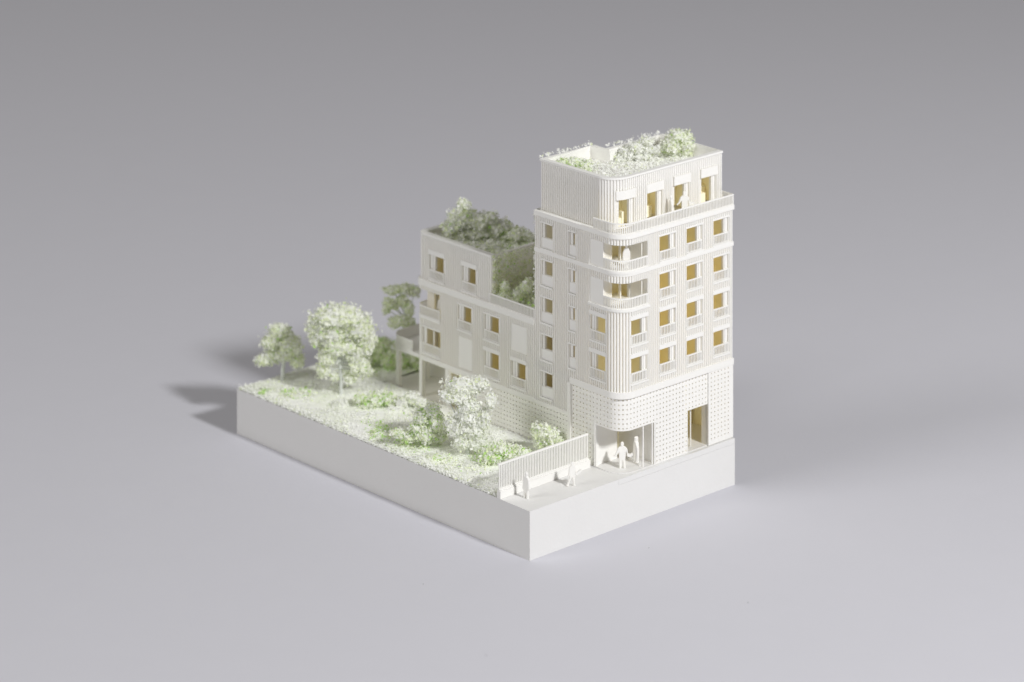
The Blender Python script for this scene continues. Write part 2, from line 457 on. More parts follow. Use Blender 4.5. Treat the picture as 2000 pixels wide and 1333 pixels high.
for x0 in (48.9, 63.2, 77.1, 91.1):
    m = MB(); a, b2 = us(x0), us(x0 + 8)
    wall(m, UP, a, b2, 102.4, 113.1, [(a + 1.0, a + 5.7, 102.9, 112.9)], WOFF + 0.55, 0.6); wob = m.build('window', M_RESIN, bld)
    m = MB(); wall(m, UP, a - 0.25, b2 + 0.25, 113.0, 116.2, (), -0.25, 1.4); m.build('shutter_box', M_RESIN, wob, bevel=0.1)
    for q0, q1, of in ((a + 5.75, a + 6.3, 0.62), (b2 - 1.3, b2 - 0.4, 0.8)):
        m = MB(); wall(m, UP, q0, q1, 102.5, 113.0, (), of, 1.03 - of); m.build('shutter_guide', M_RESIN, wob)
for x in (58.2, 62.0, 72.2, 76.0, 86.2, 90.0, 99.2):  # partitions added at the bay edges to brighten the openings
    m = MB(); m.box(x, x + 0.8, 8.2, 14, 102.4, 114.9); m.build('partition_liner', M_WARM_BOUNCE, bld)
m = MB(); m.box(48.2, 100.2, 14.1, 14.9, 102.4, 114.9); m.build('partition_liner', M_WARM_BOUNCE, bld)
m = MB(); railing(m, TP, tl(14.6), tsx(XR) + 5.6, 102.45, 106.3, -0.15, 0.78, 0.18, 0.42, 0.25); m.build('terrace_railing', M_RESIN, bld)
for (x, y, dx, dy, h) in ((52.3, 9.6, 2.2, 1.6, 3.0), (53.6, 9.3, 1.2, 1.4, 5.2), (66.5, 11.0, 4.0, 2.6, 4), (94.6, 9.5, 2.2, 1.8, 3.6), (95.6, 11.6, 3.2, 2.2, 5.6)):
    m = MB(); m.box(x, x + dx, y, y + dy, 102.35, 102.35 + h); m.build('cupboard', M_WARM_BOUNCE, bld)

# ---- ground floor of the tower: perforated screens
zed = np.linspace(17.3, 44.0, 17).tolist()
ted = np.linspace(tl(26.4), tl(14.3), 8).tolist() + np.linspace(tl(14.3), tl(7.0), 5).tolist()[1:] + \
      np.linspace(38.3, 38.3 + ARC, 7).tolist()[1:] + np.linspace(tsx(51), tsx(62.5), 8).tolist()[1:] + \
      np.linspace(tsx(62.5), tsx(79.1), 11).tolist()[1:] + np.linspace(tsx(79.1), tsx(89.3), 7).tolist()[1:]
zl = zed[9] + 0.01
def skip(t, z):
    return (tl(14.3) < t < tsx(62.5) and z < zl) or (tsx(79.1) < t < tsx(89.3) and z < zl)
m = MB(); perforated(m, TP, ted, zed, skip, 0.75, 0.8, 0.34); m.build('perforated_screen', M_RESIN, bld)
# returns and soffits of the screen
for t in (tl(14.3), tsx(62.5), tsx(79.1), tsx(89.3)):
    m = MB()
    x, y, nx, ny = TP.at(t, 0.75); x2, y2, _, _ = TP.at(t, 2.0)
    zt = zl if t not in (tl(14.3),) else zl
    m.quad((x, y, 17.3), (x2, y2, 17.3), (x2, y2, zt), (x, y, zt)); m.build('screen_edge', M_RESIN, bld)
m = MB()
tt = [tl(14.3)] + [38.3 + ARC * k / 6 for k in range(7)] + [tsx(62.5)]
for a, b2 in zip(tt[:-1], tt[1:]):
    A, B_, C_, D_ = TP.at(a, 0.75), TP.at(b2, 0.75), TP.at(b2, 2.2), TP.at(a, 2.2)
    m.quad((*A[:2], zl), (*B_[:2], zl), (*C_[:2], zl), (*D_[:2], zl))
m.build('screen_edge', M_RESIN, bld)
# right-hand screen stands slightly proud
m = MB()
perforated(m, TP, np.linspace(tsx(89.9), tsx(100.6), 7).tolist(), np.linspace(18.6, 43.9, 17).tolist(), lambda t, z: False, 0.15, 0.8, 0.33)
wall(m, TP, tsx(89.3), tsx(89.9), 17.3, 44.0, (), 0.15, 1.6)
wall(m, TP, tsx(100.6), tsx(XR), 17.3, 44.0, (), 0.15, 1.6)
wall(m, TP, tsx(89.9), tsx(100.6), 17.3, 18.6, (), 0.15, 0.8)
m.build('perforated_screen', M_RESIN, bld)
m = MB(); wall(m, TP, tsx(XR), TP.T, 17.2, 46.3, (), 0.3, 1.5); m.build('wall', RES2, bld)
# base slab dropped into the plinth, with the curved lobby step
pts = [(42.96, 45.2), (42.96, -0.04), (102.45, -0.04), (102.45, 45.2)]
m = MB(); m.prism(pts, 15.12, 17.0); m.build('base_slab', M_BASE, bld)
pts = [(45.0, 45), (45.0, 14.6)] + [(45.0 + 7.5 * (1 - math.cos(a)), 8.6 - 7.4 * math.sin(a)) for a in np.linspace(0, PI / 2, 10)] + [(62.6, 1.1), (79, 1.1), (79.2, 1.4), (102, 1.4), (102, 45)]
m = MB(); m.prism(pts, 17.0, 17.35); m.build('lobby_floor', M_BASE, bld, bevel=0.08)
# lobby walls, posts, inner back wall
m = MB(); m.box(45.6, 56.3, 14.4, 15.4, 17.35, 43.9); m.build('lobby_wall', M_RESIN, bld)
m = MB(); m.box(62.7, 63.6, 2.2, 26, 17.35, 43.9); m.build('lobby_wall', M_RESIN, bld)
m = MB(); m.box(56.3, 100.5, 20, 20.9, 17.35, 44); m.build('partition_liner', M_WARM_BOUNCE, bld)
m = MB(); m.box(46.0, 47, 15.4, 26.5, 17.35, 43.9); m.build('partition_liner', M_WARM_BOUNCE, bld)
m = MB(); m.box(45.3, 46.6, 13.9, 14.4, 17.35, zl); m.box(45.0, 45.6, 14.4, 15.0, 17.35, zl + 1); m.build('door_jamb', M_RESIN, bld)
for x, y in ((57.0, 2.0), (60.9, 1.35), (61.9, 1.2)):
    m = MB(); m.box(x, x + 0.45, y, y + 0.45, 17.35, zl + 1.5); m.build('door_post', M_RESIN, bld)
m = MB(); m.prism([(56.5, 3.2), (57.0, 3.2), (60.0, 13.8), (59.5, 13.8)], 17.35, 17.75); m.build('door_track', M_RESIN, bld)
m = MB(); m.box(83.6, 84.0, 4.3, 4.7, 17.35, zl + 1.0); m.build('door_post', M_RESIN, bld)
m = MB(); m.box(89.4, 90.3, 1.8, 4.3, 17.35, zl + 2); m.build('shop_reveal', M_RESIN, bld)
m = MB(); m.box(78.0, 78.9, 1.8, 26, 17.35, 43.9); m.build('partition_liner', M_WARM_BOUNCE, bld)
m = MB(); m.box(79.2, 89.2, 4.4, 5.2, zl - 0.2, 44); m.build('shop_lintel', M_RESIN, bld)

# ---- wing
WP = Path([('L', (74, 111.3), (48.0, 111.3)), ('A', (48.0, 107.8), 3.5, 0.5 * PI, PI), ('L', (44.5, 107.8), (44.5, 45.3))])
WA = 3.5 * PI / 2
wl = lambda y: 26.0 + WA + (107.8 - y)
wb = lambda x: 74.0 - x
wop = []; wex = []
for z1 in (57.9, 44.4):
    for y1, y0 in ((73.0, 64.4),) if z1 > 50 else ((73.0, 64.4), (58.2, 49.9)):
        bay(WP, wl(y1), wl(y0), z1 - 9.3, z1, 'rail', 0.6 if z1 > 50 else 1.4, ops=wop, ex=wex)
bay(WP, wl(87.8), wl(79.6), 48.7, 57.9, 'rail', 0.6, ops=wop, ex=wex)
bay(WP, wl(107.7), wl(97.6), 35.1, 44.7, 'double', 0.6, ops=wop, ex=wex)
wop.append((wb(52.0), wl(97.6), 48.9, 58.6)); wex.append((wb(52.4), wl(97.3), 48.2, 58.7))
wex.append((wl(57.9), wl(49.5), 48.0, 58.0)); wex.append((wl(87.5), wl(79.4), 34.4, 46.1))
m = MB(); wall(m, WP, 0, WP.T, 32.2, 60.4, wop, WOFF, 1.9, False); m.build('wall', RES2, bld)
m = MB()
ribs(m, WP, [wl(y) for y in np.arange(45.9, 107.6, 1.0)], 33.7, 60.4, wex, WOFF)
ribs(m, WP, [26 + WA * (k + 0.5) / 5 for k in range(5)] + [wb(x) for x in np.arange(49, 73, 1.5)], 33.7, 60.4, wex, WOFF, 0.55, 0.3)
m.build('ribbed_cladding', M_RIB, bld, 'stuff')
m = MB(); wall(m, WP, wl(57.7), wl(49.7), 48.2, 57.9, (), 0.25, 0.5); m.build('blank_panel', M_RESIN, bld)
m = MB(); wall(m, WP, wl(87.3), wl(79.6), 34.6, 46.0, (), 0.25, 0.5); m.build('blank_panel', M_RESIN, bld)
band(WP, 0, WP.T, 60.35, 62.5, 0.5, 1.6)
band(WP, wb(50), WP.T, 32.1, 33.8, 0.15, 1.4)
band(WP, wb(52), wl(97.3), 47.9, 48.9, 0.2, 1.4)
m = MB(); railing(m, WP, wb(52), wl(97.7), 48.9, 52.7, 0.0, 0.85, 0.2, 0.42, 0.3); m.build('balcony_railing', M_RESIN, bld)
# wing loggia back walls
m = MB(); LW = Path([('L', (49.2, 110), (49.2, 97.0))])
wall(m, LW, 0, 13.0, 48.8, 59.5, [(4.0, 8.3, 49.2, 58.6), (9.0, 12.8, 49.2, 58.6)], 0, 0.8); m.build('loggia_wall', RES2, bld)
m = MB(); m.box(46.5, 60, 96.2, 97.0, 48.8, 59.5); m.build('partition_liner', M_WARM_BOUNCE, bld)
# upper volume
VP = Path([('L', (74, 110.8), (48.0, 110.8)), ('A', (48.0, 107.8), 3.0, 0.5 * PI, PI), ('L', (45.0, 107.8), (45.0, 69.3)), ('L', (45.0, 69.3), (74, 69.3))])
VA = 3.0 * PI / 2
vl = lambda y: 26.0 + VA + (107.8 - y)
vop = []; vex = []
bay(VP, vl(104.4), vl(95.7), 63.4, 72.7, 'rail', 1.7, ops=vop, ex=vex)
bay(VP, vl(85.9), vl(77.7), 63.4, 72.7, 'rail', 1.7, ops=vop, ex=vex)
m = MB(); wall(m, VP, 0, VP.T, 62.5, 79.3, vop, WOFF, 1.9, False); m.build('wall', RES2, bld)
m = MB(); wall(m, VP, 0, VP.T, 79.3, 80.0, (), -0.1, 2.4); m.build('coping', M_RESIN, bld)
m = MB()
ribs(m, VP, [vl(y) for y in np.arange(69.8, 107.6, 1.0)], 62.5, 79.35, vex, WOFF)
ribs(m, VP, [26 + VA * (k + 0.5) / 4 for k in range(4)] + [wb(x) for x in np.arange(49, 73, 1.5)], 62.5, 79.35, vex, WOFF, 0.55, 0.3)
m.build('ribbed_cladding', M_RIB, bld, 'stuff')
m = MB(); m.box(46.6, 73.8, 71, 109, 75.6, 76.6); m.build('roof_deck', M_RESIN, bld)
for z in (33.4, 46.9, 61.6):
    m = MB(); m.box(46.9, 73, 44 if z < 60 else 45.6, 109.3, z - 1.0, z); m.build('floor_slab', M_RESIN if z > 60 else M_WARM_BOUNCE, bld)
for zb, zt in ((33.45, 45.8), (46.95, 60.5)):
    m = MB(); m.box(53, 53.8, 46, 108, zb, zt); m.build('partition_liner', M_WARM_BOUNCE, bld)
    for y in (48.8, 59.2, 63.2, 73.9, 78.4, 88.7, 96.4):  # liners added at the bay edges so the wing windows look brighter
        m = MB(); m.box(46.9, 52.9, y, y + 0.8, zb, zt); m.build('partition_liner', M_WARM_BOUNCE, bld)
m = MB(); m.box(53, 53.8, 71.5, 108, 61.7, 75.5); m.build('partition_liner', M_WARM_BOUNCE, bld)
for y in (76.0, 87.0, 94.0, 105.5):  # same added liners around the upper bays, for brighter openings
    m = MB(); m.box(46.9, 52.9, y, y + 0.8, 61.7, 75.5); m.build('partition_liner', M_WARM_BOUNCE, bld)
m = MB(); m.box(73.9, 75, 45.4, 111, 32.2, 62.4); m.build('wall', M_RESIN, bld)
m = MB(); m.box(73.9, 75, 69.3, 110.8, 62.5, 79.3); m.build('wall', M_RESIN, bld)
for w_ in windows: window(*w_)
m = MB(); railing(m, WP, wl(70.1), wl(45.4), 62.5, 66.2, 0.15, 0.78, 0.18, 0.42, 0.25); m.build('terrace_railing', M_RESIN, bld)
# ground floor under the wing
GP = Path([('L', (45.2, 93.3), (45.2, 26.7))])
gt = lambda y: 93.3 - y
m = MB(); perforated(m, GP, np.linspace(gt(80), gt(28.1), 32).tolist(), np.linspace(17.3, 32.0, 10).tolist(), lambda t, z: False, 0, 0.8, 0.31)
m.build('perforated_screen', M_RESIN, bld)
m = MB(); wall(m, GP, 0.0, gt(80), 17.2, 32.0, [(1.2, gt(80.8), 18, 31)], 0, 1.0); m.build('glazed_front', RES2, bld)
m = MB(); m.box(45.2, 65, 93.4, 94.2, 17.2, 32); m.build('wall', M_RESIN, bld)
m = MB(); m.box(64, 65, 94.3, 127, 17.2, 32.0); m.build('wall', M_RESIN, bld)
m = MB(); m.box(60, 61, 45, 93, 17.2, 32); m.build('partition_liner', M_WARM_BOUNCE, bld)
for x, y, r in ((45.3, 122.2, 1.7), (45.8, 109.2, 1.7), (45.6, 94.6, 1.2), (59.5, 122.2, 1.7)):
    m = MB(); m.box(x, x + r, y, y + r, 17.0, 32.2); m.build('pillar', M_RESIN, bld, bevel=0.12)
# curved balcony at the end of the wing
BP = Path([('L', (75, 127.0), (51.0, 127.0)), ('A', (51.0, 120.5), 6.5, 0.5 * PI, PI), ('L', (44.5, 120.5), (44.5, 113.4))])
poly = [BP.at(t)[:2] for t in [0, 24] + [24 + 6.5 * PI / 2 * k / 10 for k in range(1, 11)] + [BP.T]] + [(44.6, 109.5), (75, 109.5)]
m = MB(); m.prism(poly[::-1], 32.25, 33.6); m.build('balcony_slab', M_RESIN, bld, bevel=0.1)
m = MB(); railing(m, BP, 0, BP.T, 33.6, 37.7, 0.1, 0.75, 0.3, 0.45, 0.4); m.build('balcony_railing', M_RESIN, bld)

# ------------------------------------------------------------------ low wall and fence
m = MB(); m.prism([(-0.0, 15.0), (43.6, 15.0), (43.6, 16.9), (-0.0, 16.9)], 17.0, 19.6)
m.prism([(0.2, 15.35), (43.4, 15.35), (43.4, 16.7), (0.2, 16.7)], 19.6, 20.1)
o = m.build('low_wall', M_RESIN, bevel=0.08); tag(o, 'long low white kerb wall under the railing along the pavement', 'wall')
fence = thing('fence', 'white picket railing of thin upright bars between garden and pavement', 'fence', (21, 15.9, 20.1))
FP = Path([('L', (-0.2, 15.75), (43.2, 15.75))])
m = MB(); wall(m, FP, 0, 43.4, 28.5, 29.1, (), 0, 0.6); m.build('top_rail', M_RESIN, fence)
m = MB(); wall(m, FP, 0.3, 43.4, 20.12, 20.45, (), 0, 0.5); m.build('bottom_rail', M_RESIN, fence)
m = MB()
for k in range(56):
    x = 0.45 + k * (42.4 / 55); r_ = 0.19; j = random.uniform(-0.04, 0.04)
    m.box(x - r_ + j, x + r_ + j, 15.85, 16.2, 20.4, 28.55)
m.build('bars', M_RESIN, fence, 'stuff')

# ------------------------------------------------------------------ people: printed silhouettes
def figure(outline, loc, ang, label, h=9.2, th=1.0, mirror=1, lean=0):
    """outline: half-height-normalised (u across, v up) closed polygon; slightly pillowed slab"""
    ca, sa = math.cos(ang), math.sin(ang)
    m = MB(); n = len(outline)
    cx = sum(p[0] for p in outline) / n; cy = sum(p[1] for p in outline) / n
    rings = []
    for d, sc in ((-0.5, 0.86), (-0.28, 1.0), (0.28, 1.0), (0.5, 0.86)):
        i = len(m.v)
        for k, (u, v) in enumerate(outline):
            # shrink towards the local outline inside for the outer rings
            if sc < 1:
                pu, pv = outline[k - 1]; nu_, nv_ = outline[(k + 1) % n]
                tx, ty = nu_ - pu, nv_ - pv; L = math.hypot(tx, ty) or 1
                u2, v2 = u - ty / L * 0.018, v + tx / L * 0.018
            else: u2, v2 = u, v
            a, dd, z = u2 * h * mirror, d * th, v2 * h
            m.v.append((loc[0] + a * ca - dd * sa + lean * z * ca, loc[1] + a * sa + dd * ca + lean * z * sa, loc[2] + z))
        rings.append(i)
    for r0, r1 in zip(rings[:-1], rings[1:]):
        for k in range(n):
            l = (k + 1) % n; m.f.append((r0 + k, r0 + l, r1 + l, r1 + k)); m.mi.append(0)
    m.f.append(tuple(rings[0] + k for k in range(n - 1, -1, -1))); m.f.append(tuple(rings[-1] + k for k in range(n))); m.mi += [0, 0]
    o = m.build('person', M_RESIN); 
    md = o.modifiers.new('tri', 'TRIANGULATE')
    tag(o, label, 'person', 'white printed figures of the model')
    return o
# outlines run counter-clockwise
COAT = [(-.10, 0), (-.02, 0), (-.015, .22), (.02, .22), (.03, 0), (.12, 0), (.115, .30), (.15, .33), (.165, .36), (.15, .55), (.145, .72), (.10, .80), (.045, .835),
        (.06, .87), (.062, .93), (.045, .98), (.0, 1.0), (-.045, .98), (-.062, .93), (-.058, .87), (-.045, .835), (-.10, .80), (-.15, .72), (-.165, .55), (-.175, .38), (-.15, .34), (-.115, .33)]
ARMS = [(-.11, 0), (-.03, 0), (-.02, .25), (.0, .33), (.03, .25), (.05, 0), (.13, 0), (.115, .3), (.125, .5), (.14, .66), (.20, .53), (.30, .50), (.39, .545), (.40, .515), (.33, .455), (.21, .455),
        (.215, .60), (.19, .74), (.11, .815), (.045, .84), (.062, .88), (.062, .94), (.04, .985), (0, 1.0), (-.04, .985), (-.062, .94), (-.06, .88), (-.045, .84), (-.12, .81), (-.185, .74), (-.225, .62), (-.27, .52), (-.33, .46),
        (-.315, .425), (-.23, .475), (-.165, .56), (-.13, .62), (-.125, .45), (-.12, .3)]
CLOAK = [(u * .82, v) for u, v in [(-.13, 0), (.13, 0), (.18, .2), (.20, .45), (.185, .65), (.12, .78), (.05, .83), (.06, .88), (.055, .95), (.0, 1.0), (-.055, .95), (-.06, .88), (-.05, .83), (-.12, .77), (-.19, .62), (-.205, .4), (-.18, .2)]]
WALK = [(-.24, .03), (-.15, -.0), (-.13, .03), (-.08, .2), (.0, .38), (.05, .2), (.06, 0), (.16, 0), (.17, .03), (.12, .05), (.13, .25), (.13, .45), (.145, .6), (.20, .52), (.33, .60), (.40, .64), (.405, .60), (.32, .54), (.22, .44), (.17, .50),
        (.175, .70), (.12, .80), (.06, .835), (.08, .87), (.08, .94), (.05, .985), (.01, 1.0), (-.03, .98), (-.05, .93), (-.04, .87), (-.03, .83), (-.09, .79), (-.125, .68), (-.13, .52), (-.17, .42), (-.15, .38), (-.10, .44), (-.10, .34), (-.16, .18)]
PROF = [(-.12, 0), (.10, 0), (.10, .03), (.02, .06), (.04, .3), (.06, .45), (.10, .56), (.12, .68), (.09, .78), (.05, .83), (.08, .87), (.10, .91), (.07, .97), (0, 1.0), (-.07, .96), (-.08, .9), (-.05, .84), (-.11, .78), (-.15, .65), (-.13, .5), (-.12, .35), (-.1, .2)]
figure(COAT, (7.3, 9.6, 17.0), math.radians(97), 'flat white standing figure nearest the fence end of the pavement')
figure(WALK, (26.7, 7.0, 17.0), math.radians(-28), 'white walking figure with one arm stretched out on the pavement', 8.6, 0.9)
figure(ARMS, (50.9, 6.3, 17.35), math.radians(-38), 'white figure in a coat with both arms spread inside the lobby opening', 9.4)
figure(CLOAK, (58.3, 6.7, 17.35), math.radians(62), 'white slim figure standing by the post inside the lobby opening', 9.4, 1.4)
figure(PROF, (80.7, 4.2, 17.35), math.radians(40), 'white figure half hidden at the left side of the shop doorway', 8.6, 0.9)
figure(ARMS, (79.8, 3.6, 102.4), math.radians(-35), 'white figure with outstretched arms behind the roof terrace railing', 8.6)
figure(CLOAK, (73.2, 3.8, 102.4), math.radians(65), 'slim white figure on the roof terrace left of the one with outstretched arms', 8.3, 0.8)
figure(CLOAK, (51.5, 4.8, 89.1), math.radians(-35), 'white cloaked figure standing in the upper corner loggia', 8.6)
figure(WALK, (47.6, 100.6, 48.95), math.radians(-50), 'pale figure on the corner balcony at the far end of the wing', 8.6)
figure(PROF, (78.9, 3.3, 75.6), math.radians(10), 'white figure leaning at the left edge of a street window', 9.0, 0.8)

# ------------------------------------------------------------------ flock foliage
def flakes(mb, P, size, probs, up=0.0, fold=0.35, N=None):
    """small folded chips at the points P (n,3)"""
    n = len(P)
    if n == 0: return
    d = rng.normal(size=(n, 3))
    if N is not None: d = d * 0.5 + N + np.array([-0.25, -0.35, 0.25])
    else: d += np.sign(d[:, 2:3] + 1e-9) * np.array([-0.15, -0.45, 0.55]) ; d[:, 2] += np.sign(d[:, 2]) * up; d /= np.linalg.norm(d, axis=1)[:, None]
    u = rng.normal(size=(n, 3)); u -= (u * d).sum(1)[:, None] * d; u /= np.linalg.norm(u, axis=1)[:, None]
    v = np.cross(d, u)
    s = size * rng.uniform(0.55, 1.35, n)[:, None]; asp = rng.uniform(0.45, 1.0, n)[:, None]
    a = P - u * s * 0.5; c = P + u * s * 0.5 * rng.uniform(.7, 1.2, n)[:, None]
    b1 = P + v * s * 0.5 * asp + d * s * fold * 0.5; b2 = P - v * s * 0.5 * asp + d * s * fold * rng.uniform(-.3, .6, n)[:, None]
    i0 = len(mb.v)
    V = np.stack([a, b1, c, b2], 1).reshape(-1, 3)
    mb.v += V.tolist()
    mi = rng.choice(4, n, p=probs)
    for k in range(n):
        i = i0 + 4 * k
        mb.f.append((i, i + 1, i + 2)); mb.f.append((i, i + 2, i + 3)); mb.mi += [int(mi[k])] * 2

FWD = np.array([0.677, 0.736, 0.0]); RGT = np.array([0.736, -0.677, 0.0])
_ico = None
def ico():
    global _ico
    if _ico is None:
        import bmesh
        bm = bmesh.new(); bmesh.ops.create_icosphere(bm, subdivisions=3, radius=1.0)
        bm.verts.ensure_lookup_table()
        _ico = (np.array([v.co[:] for v in bm.verts]), [tuple(v.index for v in f.verts) for f in bm.faces]); bm.free()
    return _ico
def lump(D, c):
    """radius factor of a lumpy clump in the directions D"""
    return np.array([1 + 0.38 * noise.noise(Vector(d) * 1.7 + Vector(c) * 0.7) + 0.20 * noise.noise(Vector(d) * 4.3 + Vector(c)) + 0.06 * noise.noise(Vector(d) * 9 + Vector(c)) for d in D])
def crown(mb, clumps, dens, size, probs, depth=1.0, core=0.86):
    V, F = ico()
    for (x, y, z, rh, rv) in clumps:
        c = (x, y, z); rd = min(rh, rv * 1.3 + 0.5) * depth
        off = float(rng.normal(0, 0.25)) * rd
        O = np.array(c) + FWD * off
        ax = lambda D: D[:, :1] * rh * RGT + D[:, 1:2] * rd * FWD + D[:, 2:3] * rv * np.array([0, 0, 1.0])
        i0 = len(mb.v); r = lump(V, c) * core
        mb.v += (O + ax(V) * r[:, None]).tolist()
        mi = rng.choice(4, len(F), p=probs)
        for k, f in enumerate(F): mb.f.append(tuple(i0 + q for q in f)); mb.mi.append(int(mi[k]))
        n = int(dens * (rh * rv + rh * rd + rv * rd) * 1.25)
        D = rng.normal(size=(n, 3)); D /= np.linalg.norm(D, axis=1)[:, None]
        r = lump(D, c) * rng.uniform(0.78, 1.12, n) + (rng.random(n) < 0.10) * rng.uniform(0, 0.4, n)
        N = D[:, :1] / rh * RGT + D[:, 1:2] / rd * FWD + D[:, 2:3] / rv * np.array([0, 0, 1.0])
        N /= np.linalg.norm(N, axis=1)[:, None]
        flakes(mb, O + ax(D) * r[:, None], size, probs, 0.0, 0.35, N)

def plant(name, label, cat, base, clumps, probs, size=1.05, dens=8.0, trunk=None, group=None, limbs=True, stuff=False, depth=1.0):
    t = thing(name, label, cat, base, group)
    m = MB(); crown(m, clumps, dens, size, probs, depth)
    m.build('crown' if trunk else 'foliage', LEAF, t)
    m = MB()
    bx, by, bz = base
    if trunk:
        h, r = trunk
        top = (bx + random.uniform(-.6, .6), by + random.uniform(-.6, .6), bz + h)
        mid = (bx + random.uniform(-.3, .3), by, bz + h * 0.5)
        m.tube([(bx, by, bz - 0.3), mid, top], [r * 1.15, r, r * 0.9], 8)
        for k, (x, y, z, rh, rv) in enumerate(clumps):
            s0 = Vector(top) if k % 3 else Vector(mid).lerp(Vector(top), 0.8)
            e = Vector((x, y, z)); mm = s0.lerp(e, 0.5) + Vector((0, 0, -0.5))
            if e.z > s0.z - 3: m.tube([tuple(s0 - Vector((0, 0, 0.4))), tuple(mm), tuple(e)], [r * 0.6, r * 0.42, r * 0.25], 5)
        m.build('trunk', M_TRUNK, t)
    else:
        for (x, y, z, rh, rv) in clumps[:5]:
            m.tube([(bx, by, bz - 0.2), ((bx + x) / 2, (by + y) / 2, (bz + z) / 2 + 0.3), (x, y, z)], [0.3, 0.25, 0.15], 5)
        m.build('stem', M_TRUNK, t)
    return t

G = (0.30, 0.38, 0.27, 0.05)      # mixed pale green
Wt = (0.72, 0.20, 0.07, 0.01)     # mostly white
Gr = (0.12, 0.34, 0.44, 0.10)     # greener
plant('tree', 'small pale green tree with drooping crown at the far garden corner', 'tree', (17.18, 157.45, 17.0),
      [(16.5, 158.1, 36.3, 4.3, 2.4), (13.9, 160.5, 32.7, 3.9, 2.8), (19.1, 155.7, 31.9, 4.7, 3.9), (11.3, 162.9, 25.6, 2.9, 2.2), (14.3, 160.1, 26.8, 3.5, 2.8), (21.1, 153.9, 25.6, 2.8, 2.9), (17.6, 157.1, 28.4, 4.3, 2.4), (16.2, 158.4, 38.2, 3.9, 1.2)],
      (0.30, 0.42, 0.26, 0.02), trunk=(9.5, 0.75))
plant('tree', 'largest pale green round tree standing alone in the garden', 'tree', (24.05, 130.68, 17.0),
      [(23.1, 131.6, 47.7, 9.3, 4.3), (17.1, 137.1, 43.6, 3.9, 3.9), (29.1, 126.1, 43.6, 5.4, 5.0), (21.6, 132.9, 40.3, 7.0, 4.3), (17.1, 137.1, 38.9, 3.3, 3.3), (31.1, 124.2, 38.4, 3.5, 3.9), (24.2, 130.5, 36.4, 7.0, 2.6), (29.2, 125.9, 34.6, 4.2, 2.3), (19.6, 134.8, 33.1, 3.1, 2.7), (18.8, 135.5, 27.3, 2.5, 3.1), (20.3, 134.0, 31.8, 3.2, 2.4), (27.6, 127.4, 32.3, 3.2, 2.0), (22.1, 132.5, 24.4, 1.7, 1.7), (28.9, 126.2, 28.6, 3.7, 3.3), (26.5, 128.4, 24.2, 2.5, 1.7), (30.8, 124.5, 27.3, 2.1, 3.1)],
      (0.38, 0.40, 0.21, 0.01), trunk=(12.5, 0.7))
plant('tree', 'white flowering tree in front of the perforated ground floor wall', 'tree', (18.49, 52.59, 17.0),
      [(17.3, 53.7, 41.9, 6.6, 3.1), (21.3, 50.0, 42.6, 3.7, 2.4), (24.6, 47.0, 37.6, 2.2, 3.1), (15.6, 55.2, 38.6, 5.2, 2.6), (18.9, 52.1, 35.4, 4.3, 2.4), (22.2, 49.1, 31.0, 3.0, 3.7), (18.6, 52.5, 31.8, 4.4, 3.3), (19.3, 51.8, 27.0, 5.9, 3.7), (15.6, 55.2, 28.8, 4.4, 3.0), (21.2, 50.1, 22.5, 4.4, 3.3), (17.0, 54.0, 22.5, 3.3, 2.6), (12.2, 58.3, 39.9, 1.7, 0.9)],
      (0.70, 0.22, 0.075, 0.005), trunk=(8, 0.7))
plant('tree', 'dim green tree behind the curved balcony at the wing end', 'tree', (57.53, 129.95, 33.5),
      [(52.9, 134.2, 50.1, 3.6, 1.8), (56.1, 131.3, 50.9, 3.4, 1.8), (58.7, 128.9, 49.7, 2.6, 2.2), (51.7, 135.3, 45.8, 2.4, 1.8), (50.8, 136.1, 43.0, 1.4, 2.6), (55.5, 131.8, 46.1, 2.4, 2.4), (57.5, 130.0, 43.4, 1.8, 3.0), (53.5, 133.7, 44.2, 1.8, 1.4), (55.5, 131.8, 39.0, 3.6, 2.0), (53.3, 133.8, 37.5, 2.8, 2.0), (57.5, 130.0, 37.8, 2.6, 2.2)],
      (0.25, 0.4, 0.33, 0.02), trunk=(5, 0.6))
plant('bush', 'shaggy green and white bush just left of the white tree', 'bush', (13.72, 67.87, 17.0),
      [(14.5, 67.1, 31.1, 3.0, 2.4), (11.5, 69.9, 28.5, 3.3, 2.6), (15.4, 66.4, 26.3, 3.3, 3.3), (12.9, 68.6, 22.9, 4.5, 3.0), (10.2, 71.1, 24.4, 3.0, 2.2), (16.5, 65.4, 21.5, 2.6, 3.0), (8.0, 73.2, 21.5, 3.7, 2.0), (5.2, 75.7, 22.6, 3.0, 1.5)],
      (0.38, 0.3, 0.24, 0.08))
plant('bush', 'low loose bush with bright green tips behind the railing end', 'bush', (20.53, 37.31, 17.0),
      [(18.1, 39.5, 21.0, 4.4, 2.4), (22.4, 35.6, 22.5, 3.3, 2.2), (20.1, 37.7, 24.0, 3.3, 2.0), (15.9, 41.5, 18.8, 2.9, 1.6), (25.1, 33.1, 22.5, 2.0, 1.8)],
      (0.38, 0.3, 0.2, 0.12))
plant('bush', 'round pale green bush behind the middle of the picket railing', 'bush', (39.13, 33.6, 17.0),
      [(37.8, 34.8, 25.5, 3.5, 3.1), (40.2, 32.6, 24.8, 3.1, 2.8), (38.9, 33.8, 21.8, 4.1, 2.6), (42.5, 30.5, 22.2, 2.0, 2.0)], (0.34, 0.4, 0.22, 0.04))
plant('bush', 'small white tuft of flakes below the pillars of the wing', 'bush', (34.15, 102.89, 17.0),
      [(34.4, 102.6, 21.2, 3.1, 1.7), (36.7, 100.5, 19.7, 2.5, 1.7), (31.9, 105.0, 19.7, 2.9, 1.7), (29.6, 107.0, 18.5, 2.5, 1.3)], Wt, 1.4, 5)
